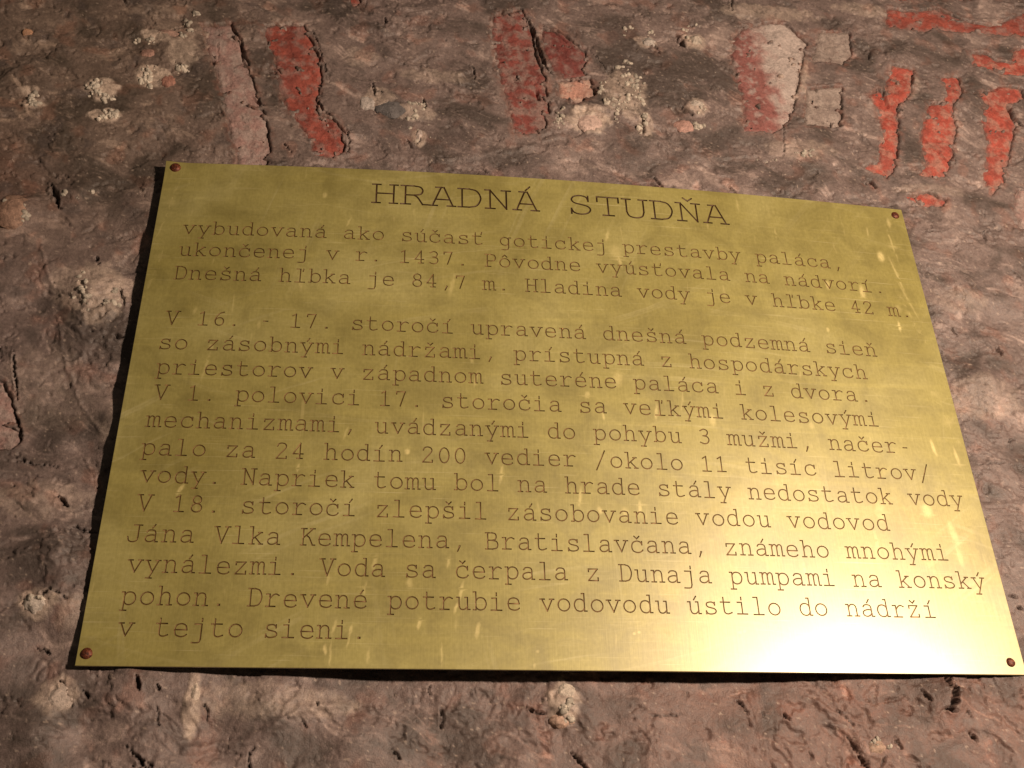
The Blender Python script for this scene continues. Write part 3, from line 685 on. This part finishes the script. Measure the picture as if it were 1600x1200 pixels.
G['H'] = [[(1.6, 16.8), (1.6, .2)], [(10.4, 16.8), (10.4, .2)], [(1.6, 8.8), (10.4, 8.8)], [(-.4, 16.8), (3.6, 16.8)], [(8.4, 16.8), (12.4, 16.8)], [(-.4, .2), (3.6, .2)], [(8.4, .2), (12.4, .2)]]
G['J'] = [[(5, 16.8), (12, 16.8)], [(9.4, 16.8), (9.4, 4.6)], sp((9.4, 4.6), (8.4, 1.2), (5, 0), (1.8, 1.2), (.6, 5))]
G['K'] = [[(1.8, 16.8), (1.8, .2)], [(-.2, 16.8), (4.6, 16.8)], [(-.2, .2), (4.6, .2)], [(10.4, 16.8), (1.8, 7.2)], [(4.6, 10.2), (7.4, 7.6), (10.4, .2), (12.6, .2)], [(8, 16.8), (12, 16.8)]]
G['N'] = [[(-.6, 16.8), (2, 16.8), (10.4, .2), (10.4, 16.8)], [(2, 16.8), (2, .2)], [(-.4, .2), (4.4, .2)], [(8, 16.8), (12.6, 16.8)]]
G['P'] = [[(0, 16.8), (6.2, 16.8)], sp((6.2, 16.8), (9.8, 15.8), (11, 12.4), (9.8, 8.8), (6.2, 7.8)), [(6.2, 7.8), (2.2, 7.8)], [(2.2, 16.8), (2.2, .2)], [(0, .2), (6, .2)]]
G['R'] = [[(-.4, 16.8), (6, 16.8)], sp((6, 16.8), (9.4, 15.8), (10.6, 12.6), (9.4, 9.4), (6, 8.4)), [(6, 8.4), (1.8, 8.4)], [(1.8, 16.8), (1.8, .2)], [(-.4, .2), (4.4, .2)], sp((6.2, 8.4), (8, 6.4), (9.4, 3.2), (10.6, .2)), [(10.6, .2), (13, .2)]]
G['S'] = [sp((10, 12.6), (9, 15.8), (6, 17), (2.6, 16), (1.2, 13), (2.6, 10.2), (6, 8.9), (9.6, 7.4), (11, 4.4), (9.4, 1.2), (5.8, 0), (2.4, 1.2), (1, 4.4)), [(10, 16.8), (10, 12.2)], [(1, 4.8), (1, .2)]]
G['T'] = [[(.4, 12.4), (.4, 16.8), (11.8, 16.8), (11.8, 12.4)], [(6.1, 16.8), (6.1, .2)], [(3.2, .2), (9, .2)]]
G['U'] = [[(1.4, 16.8), (1.4, 5.4)], sp((1.4, 5.4), (2.6, 1.4), (6, 0), (9.4, 1.4), (10.6, 5.4)), [(10.6, 5.4), (10.6, 16.8)], [(-.8, 16.8), (3.8, 16.8)], [(8.2, 16.8), (12.8, 16.8)]]
G['V'] = [[(1, 16.8), (6, .2), (11, 16.8)], [(-1, 16.8), (3.4, 16.8)], [(8.6, 16.8), (13, 16.8)]]
G['0'] = [el(6, 8.4, 4.6, 8.3)]
G['1'] = [[(2.8, 14.6), (6.2, 16.8), (6.2, .2)], [(2, .2), (10.4, .2)]]
G['2'] = [sp((1.6, 13.4), (2.8, 16), (6, 16.9), (9, 15.6), (9.8, 12.8), (8, 9.4), (4.4, 5), (1.2, .2)), [(1.2, .2), (10.4, .2), (10.4, 2.4)]]
G['3'] = [sp((2, 15), (5.6, 16.9), (8.8, 15.6), (9.6, 12.8), (8, 9.9), (4.8, 9.2)), sp((4.8, 9.2), (8.8, 8.2), (10.4, 5), (9, 1.4), (5.4, 0), (1.4, 1.6))]
G['4'] = [[(7.6, .2), (7.6, 16.8), (1.2, 5.2), (10.4, 5.2)], [(5, .2), (10, .2)]]
G['6'] = [sp((9.8, 16.6), (6, 15), (2.8, 10.6), (1.9, 6), (3, 1.6), (6, 0), (9, 1.2), (10.2, 4.9), (9, 8.4), (6, 9.6), (3, 8.2), (1.9, 5.6))]
G['7'] = [[(1.6, 14), (1.6, 16.8), (10, 16.8), (5.4, .2)]]
G['8'] = [el(6, 12.9, 3.7, 4), el(6, 4.5, 4.5, 4.4)]
G['.'] = [[(5.2, .5), (6.6, .5)], [(5.2, 1.3), (6.6, 1.3)]]
G[','] = [[(7, 2.4), (4.8, -3)], [(6.4, 2.4), (5.6, -1)]]
G['-'] = [[(4, 6.6), (8, 6.6)]]
G['/'] = [[(1.6, -3), (10.4, 18.4)]]
for b, a, acc in (('a', 'á', [acute(6.2, 14)]), ('e', 'é', [acute()]), ('u', 'ú', [acute()]), ('y', 'ý', [acute()]), ('o', 'ô', [[(3.6, 14), (6, 16.8), (8.4, 14)]]),
                  ('c', 'č', [caron()]), ('n', 'ň', [caron()]), ('s', 'š', [caron()]), ('z', 'ž', [caron()]), ('A', 'Á', [acute(6.2, 18.4)]), ('N', 'Ň', [caron(6.2, 18.6)]),
                  ('dl_i', 'í', [acute(6.4, 14)]), ('l', 'ľ', [[(9.2, 17.6), (8.8, 14.6)]]), ('t', 'ť', [[(10.6, 17.4), (10, 14.4)]])):
    G[a] = G[b] + acc

def stroke_quads(pts, w):
    """quads along a polyline; smooth joints share mitred corners, sharp ones overlap"""
    p = [np.array(q, float) for q in pts]; n = len(p); out = []
    closed = np.linalg.norm(p[0] - p[-1]) < 1e-6
    dirs = []
    for i in range(n - 1):
        d = p[i + 1] - p[i]; dirs.append(d / (np.linalg.norm(d) + 1e-9))
    for i in range(n - 1):
        d = dirs[i]; nrm = np.array([-d[1], d[0]])
        def end(k, other, sgn, q):
            if other is None: return q + sgn * d * w, q + sgn * d * w, nrm, nrm
            c = float(np.dot(d, other))
            if c < 0.55: return q + sgn * d * w, q + sgn * d * w, nrm, nrm
            b = nrm + np.array([-other[1], other[0]]); b = b / np.dot(b, nrm)
            return q, q, b, b
        pr = dirs[i - 1] if i > 0 else (dirs[-1] if closed else None)
        nx_ = dirs[i + 1] if i < n - 2 else (dirs[0] if closed else None)
        a, _, na, _ = end(0, pr, -1, p[i]); b, _, nb, _ = end(1, nx_, 1, p[i + 1])
        out.append([a - na * w, b - nb * w, b + nb * w, a + na * w])
    return out

TEXT = [ # text, baseline v (fraction of height), start u (fraction of width, left of first cell), pitch u, scale x, scale y (m per unit)
 ('HRADNÁ STUDŇA', 0.0855, 0.2662, 0.03665, 0.00228, 0.00166, True),
 ('vybudovaná ako súčasť gotickej prestavby paláca,', 0.1768, 0.0352, 0.01790, 0, 0, False),
 ('ukončenej v r. 1437. Pôvodne vyúsťovala na nádvorí.', 0.2282, 0.0341, 0.01790, 0, 0, False),
 ('Dnešná hľbka je 84,7 m. Hladina vody je v hľbke 42 m.', 0.2825, 0.0332, 0.01782, 0, 0, False),
 ('V 16. - 17. storočí upravená dnešná podzemná sieň', 0.3830, 0.0322, 0.01800, 0, 0, False),
 ('so zásobnými nádržami, prístupná z hospodárskych', 0.4355, 0.0289, 0.01803, 0, 0, False),
 ('priestorov v západnom suteréne paláca i z dvora.', 0.4866, 0.0305, 0.01797, 0, 0, False),
 ('V 1. polovici 17. storočia sa veľkými kolesovými', 0.5382, 0.0330, 0.01800, 0, 0, False),
 ('mechanizmami, uvádzanými do pohybu 3 mužmi, načer-', 0.5916, 0.0300, 0.01802, 0, 0, False),
 ('palo za 24 hodín 200 vedier /okolo 11 tisíc litrov/', 0.6448, 0.0288, 0.01803, 0, 0, False),
 ('vody. Napriek tomu bol na hrade stály nedostatok vody', 0.6950, 0.0324, 0.01791, 0, 0, False),
 ('V 18. storočí zlepšil zásobovanie vodou vodovod', 0.7466, 0.0345, 0.01803, 0, 0, False),
 ('Jána Vlka Kempelena, Bratislavčana, známeho mnohými', 0.7998, 0.0285, 0.01800, 0, 0, False),
 ('vynálezmi. Voda sa čerpala z Dunaja pumpami na konský', 0.8512, 0.0343, 0.01789, 0, 0, False),
 ('pohon. Drevené potrubie vodovodu ústilo do nádrží', 0.9042, 0.0333, 0.01799, 0, 0, False),
 ('v tejto sieni.', 0.9540, 0.0354, 0.01790, 0, 0, False),
]
BV = [0, .18, .3, .45, .6, .7, .8, .9, 1.0]; BM = [14, 14, 13.4, 11.2, 7, 3.6, 1.6, .6, 0]
def bend(x, d):
    """how far the bowed plate stands forward of its corner plane (m)"""
    u = np.clip(x / PW, 0, 1); v = np.clip(d / PH, 0, 1)
    # smooth the table so that the sheet shows no creases
    g = sum(np.interp(np.clip(v + o, 0, 1), BV, BM) for o in (-.09, -.06, -.03, 0, .03, .06, .09)) / 7
    b = 4 * u * (1 - u) * g * 0.001
    b = b + 0.0009 * np.sin(u * 9 + v * 4) * np.sin(np.pi * u) * np.sin(np.pi * v)
    # slight dog-ear at the top left corner
    b = b + 0.003 * np.clip(1 - (x + d) / 0.03, 0, 1) ** 2
    return b
THICK = 0.0020; DEEP = 0.0005
plaque = bpy.data.objects.new('plaque', None); C.objects.link(plaque)
plaque.location = (PW / 2, 0.0, TOP - PH); plaque.empty_display_size = 0.1
plaque['label'] = 'brass plaque engraved with Slovak text, screwed to the rough wall at its four corners'
plaque['category'] = 'plaque'
inv = Matrix.Translation(-Vector(plaque.location))

def to_world(xy):
    x, d = xy[:, 0], xy[:, 1]
    return np.stack([x, -bend(x, d), TOP - d], 1)
def put(name, me, mat, smooth=True, **props):
    o = link(name, me, mat, plaque, smooth, **props); o.matrix_parent_inverse = inv; return o

rows = [0.0]
base = [t[1] * PH for t in TEXT]
for i in range(len(base) - 1):
    rows.append(base[i] + (0.0105 if i != 3 else 0.015))
rows.append(PH)
GXS = np.linspace(0, PW, 73)
pv, pf = [], []; pk = 0
for i, (txt, v, u0, pu, sx, sy, big) in enumerate(TEXT):
    d0, d1 = rows[i], rows[i + 1]
    yb = v * PH
    if not big: sx, sy = 0.00105, 0.00101
    hw = (0.00102 if big else 0.00066)
    polys = []
    for k, ch in enumerate(txt):
        if ch == ' ': continue
        x0 = u0 * PW + k * pu * PW
        if ch in 'íi1l': x0 -= 0.0006
        jx = random.uniform(-.00025, .00025); jy = random.uniform(-.00025, .00025)
        for st in G[ch]:
            pts = [(x0 + px * sx + jx, yb - py * sy + jy) for px, py in st]
            polys += stroke_quads(pts, hw)
    vv = []; faces = []; edges = []
    # frame of the row with shared edge points
    nd = max(2, int(round((d1 - d0) / 0.010)) + 1)
    GDS = np.linspace(d0, d1, nd)
    for gx in GXS: vv.append((gx, d0))
    for gd in GDS[1:]: vv.append((PW, gd))
    for gx in GXS[::-1][1:]: vv.append((gx, d1))
    for gd in GDS[::-1][1:-1]: vv.append((0, gd))
    nb = len(vv); faces.append(list(range(nb)))
    for gd in GDS[1:-1]:
        for gx in GXS[1:-1]: vv.append((gx, gd))
    for (dx_, dd_, w_, l_, lean_, st_) in DRIPS:
        ca_, sa_ = math.cos(lean_), math.sin(lean_)
        for a_ in np.linspace(-1.4, 1.4, 8):
            for b_ in np.linspace(-1.3, 1.3, 12):
                ex, ed = a_ * w_, b_ * l_
                xx = dx_ + ex * ca_ - ed * sa_; yy = dd_ + ed * ca_ + ex * sa_
                if d0 + .0004 < yy < d1 - .0004 and .001 < xx < PW - .001: vv.append((xx, yy))
    for q in polys:
        ar = sum(q[a][0] * q[(a + 1) % 4][1] - q[(a + 1) % 4][0] * q[a][1] for a in range(4))
        if ar < 0: q = q[::-1]
        s = len(vv); vv += [(float(a[0]), float(a[1])) for a in q]; faces.append([s, s + 1, s + 2, s + 3])
    ov, oe, of, _, _, orig = delaunay_2d_cdt([Vector(a) for a in vv], [], faces, 0, 1e-6)
    ov = np.array([a[:] for a in ov]); tri = np.array([f for f in of])
    c = ov[tri]; cen_ = c.mean(1); ist = np.zeros(len(tri), bool)
    for q in polys:
        qa = np.array(q); s0 = np.flatnonzero((cen_[:, 0] > qa[:, 0].min()) & (cen_[:, 0] < qa[:, 0].max()) & (cen_[:, 1] > qa[:, 1].min()) & (cen_[:, 1] < qa[:, 1].max()))
        if not len(s0): continue
        pt = cen_[s0]; sg = np.stack([(qa[(a + 1) % 4][0] - qa[a][0]) * (pt[:, 1] - qa[a][1]) - (qa[(a + 1) % 4][1] - qa[a][1]) * (pt[:, 0] - qa[a][0]) for a in range(4)])
        ist[s0[(sg > 0).all(0) | (sg < 0).all(0)]] = True
    ar = (c[:, 1, 0] - c[:, 0, 0]) * (c[:, 2, 1] - c[:, 0, 1]) - (c[:, 2, 0] - c[:, 0, 0]) * (c[:, 1, 1] - c[:, 0, 1])
    ok = np.abs(ar) > 1e-13
    tri = np.where((ar < 0)[:, None], tri[:, ::-1], tri)     # CCW in (x, d) -> clockwise seen from front
    tri = tri[:, ::-1]
    surf = tri[(~ist) & ok]; stro = tri[ist & ok]
    W3 = to_world(ov)
    pv.append(W3); pf.append(surf + pk); pk += len(W3)
    # groove: floor and walls
    e = np.concatenate([stro[:, [0, 1]], stro[:, [1, 2]], stro[:, [2, 0]]])
    key = set(map(tuple, e.tolist())); bd = np.array([a for a in e.tolist() if (a[1], a[0]) not in key])
    n0 = len(W3)
    Wf = W3.copy(); Wf[:, 1] += DEEP
    walls = np.concatenate([np.stack([bd[:, 1], bd[:, 0], bd[:, 0] + n0], 1), np.stack([bd[:, 1], bd[:, 0] + n0, bd[:, 1] + n0], 1)])[:, ::-1]
    allv = np.concatenate([W3, Wf]); allf = np.concatenate([stro + n0, walls])
    # one mesh per word
    words = []; k = 0
    for wd_ in txt.split(' '):
        words.append((wd_, (u0 + (k - 0.25) * pu) * PW)); k += len(wd_) + 1
    starts = np.array([b_ for a_, b_ in words])
    cx_ = allv[allf[:, 0], 0]; wi = np.clip(np.searchsorted(starts, cx_ ) - 1, 0, len(words) - 1)
    for n_, (wd_, _) in enumerate(words):
        fw = allf[wi == n_]
        if not len(fw): continue
        used = np.unique(fw); rm = np.full(len(allv), -1); rm[used] = np.arange(len(used))
        me = mesh_np('engraved_word', allv[used], rm[fw])
        put('engraved_word', me, M_ENG_T if big else M_ENG, False,
            label=('large engraved title word ' if big else 'engraved word ') + wd_.strip('.,/'))
# plate: front sheet, edges, back
fv = np.concatenate(pv); ff = np.concatenate(pf)
per = []
for gx in GXS: per.append((gx, 0))
for gd in np.linspace(0, PH, 60)[1:]: per.append((PW, gd))
for gx in GXS[::-1][1:]: per.append((gx, PH))
for gd in np.linspace(0, PH, 60)[::-1][1:-1]: per.append((0, gd))
per = np.array(per); pw3 = to_world(per)
# rounded arris: three rings
cen = np.array([PW / 2, PH / 2]); outn = np.zeros_like(per)
outn[:, 0] = np.where(per[:, 0] <= 0, -1, np.where(per[:, 0] >= PW, 1, 0)); outn[:, 1] = np.where(per[:, 1] <= 0, -1, np.where(per[:, 1] >= PH, 1, 0))
rings = []
for (o, b) in ((0, 0), (0.00025, 0.0001), (0.0004, 0.0004), (0.0004, THICK)):
    r3 = pw3.copy(); r3[:, 0] += outn[:, 0] * o; r3[:, 2] -= outn[:, 1] * o; r3[:, 1] += b; rings.append(r3)
n = len(per); q = []
for r_ in range(3):
    for a in range(n):
        b = (a + 1) % n; q.append([r_ * n + a, (r_ + 1) * n + a, (r_ + 1) * n + b]); q.append([r_ * n + a, (r_ + 1) * n + b, r_ * n + b])
ev = np.concatenate(rings); ef = np.array(q)
bx, bd_ = np.meshgrid(np.linspace(0, PW, 31), np.linspace(0, PH, 21)); bk = to_world(np.stack([bx.ravel(), bd_.ravel()], 1)); bk[:, 1] += THICK
bi = np.arange(31 * 21).reshape(21, 31)
bf = np.concatenate([np.stack([bi[:-1, :-1], bi[:-1, 1:], bi[1:, 1:]], -1).reshape(-1, 3), np.stack([bi[:-1, :-1], bi[1:, 1:], bi[1:, :-1]], -1).reshape(-1, 3)])
k1 = len(fv); k2 = k1 + len(ev)
pme_v = np.concatenate([fv, ev, bk])
pme = mesh_np('plate', pme_v, np.concatenate([ff, ef + k1, bf + k2]))
co = pme_v[:, 0], TOP - pme_v[:, 2]
res = np.zeros(len(pme_v))
for (dx_, dd_, w_, l_, lean_, st_) in DRIPS:
    jx = co[0] - dx_ + 0.0008 * noise(co[1] * 260, co[0] * 90, 3); jd = co[1] - dd_
    a_ = jx * math.cos(lean_) + jd * math.sin(lean_); b_ = -jx * math.sin(lean_) + jd * math.cos(lean_)
    q_ = np.sqrt((a_ / w_) ** 2 + (b_ / l_) ** 2)
    res = np.maximum(res, st_ * sstep(1.2, 0.35, q_))
at_ = pme.attributes.new('residue', 'FLOAT', 'POINT'); at_.data.foreach_set('value', res.astype(np.float32))
# exact normals for the bowed front sheet
x_, d_ = fv[:, 0].astype(float), TOP - fv[:, 2].astype(float); e_ = 0.004
gx_ = (bend(x_ + e_, d_) - bend(x_ - e_, d_)) / (2 * e_); gd_ = (bend(x_, d_ + e_) - bend(x_, d_ - e_)) / (2 * e_)
gx_ = np.where((x_ < e_) | (x_ > PW - e_), (4 * (1 - 2 * x_ / PW) / PW) * 0.001 * np.interp(d_ / PH, BV, BM), gx_)
nn = np.stack([-gx_, -np.ones_like(gx_), gd_], 1); nn /= np.linalg.norm(nn, axis=1)[:, None]
pme.shade_smooth()
cn = np.array([v.vector[:] for v in pme.vertex_normals]); cn[:len(fv)] = nn
pme.normals_split_custom_set_from_vertices([tuple(a) for a in cn])
put('plate', pme, M_BRASS, False)

# ------------------------------------------------------------------ screws
def screw(px, py, rad, lab, tilt=0.0):
    x, d = hit(px, py, 0.0)
    b = float(bend(np.array([x]), np.array([d]))[0])
    bm = bmesh.new()
    prof = [(0.0, 0.55), (0.35, 0.53), (0.62, 0.44), (0.84, 0.28), (0.97, 0.08), (1.0, -0.05), (0.98, -0.3), (0.45, -0.32), (0.45, -3.2), (0.0, -3.4)]
    seg = 20; rr = []
    for (r, h) in prof:
        if r == 0: rr.append([bm.verts.new((0, -h * rad, 0))]); continue
        rr.append([bm.verts.new((r * rad * (1 + 0.05 * math.sin(3 * a + px) + random.uniform(-.02, .02)) * math.cos(a), -h * rad, r * rad * math.sin(a))) for a in [2 * math.pi * s / seg for s in range(seg)]])
    for a, b_ in zip(rr[:-1], rr[1:]):
        for s in range(seg):
            t = (s + 1) % seg
            if len(a) == 1: bm.faces.new((a[0], b_[s], b_[t]))
            elif len(b_) == 1: bm.faces.new((a[s], b_[0], a[t]))
            else: bm.faces.new((a[s], b_[s], b_[t], a[t]))
    bmesh.ops.recalc_face_normals(bm, faces=bm.faces)
    me = bpy.data.meshes.new('screw'); bm.to_mesh(me); bm.free()
    o = link('screw', me, M_RUST, plaque, True, label=lab)
    o.matrix_parent_inverse = inv
    o.location = (x, -b + 0.0006, TOP - d)
    o.rotation_euler = (tilt, 0, random.uniform(-.1, .1))
screw(274, 263, 0.0066, 'dark rusty screw at the top left corner', .15)
screw(1398, 337, 0.0056, 'small rusty screw at the top right corner')
screw(135, 1021, 0.0056, 'rust red screw at the bottom left corner')
screw(1579, 1035, 0.0050, 'round brown screw at the bottom right corner')
print('wall verts', len(V), 'plate tris', len(ff))
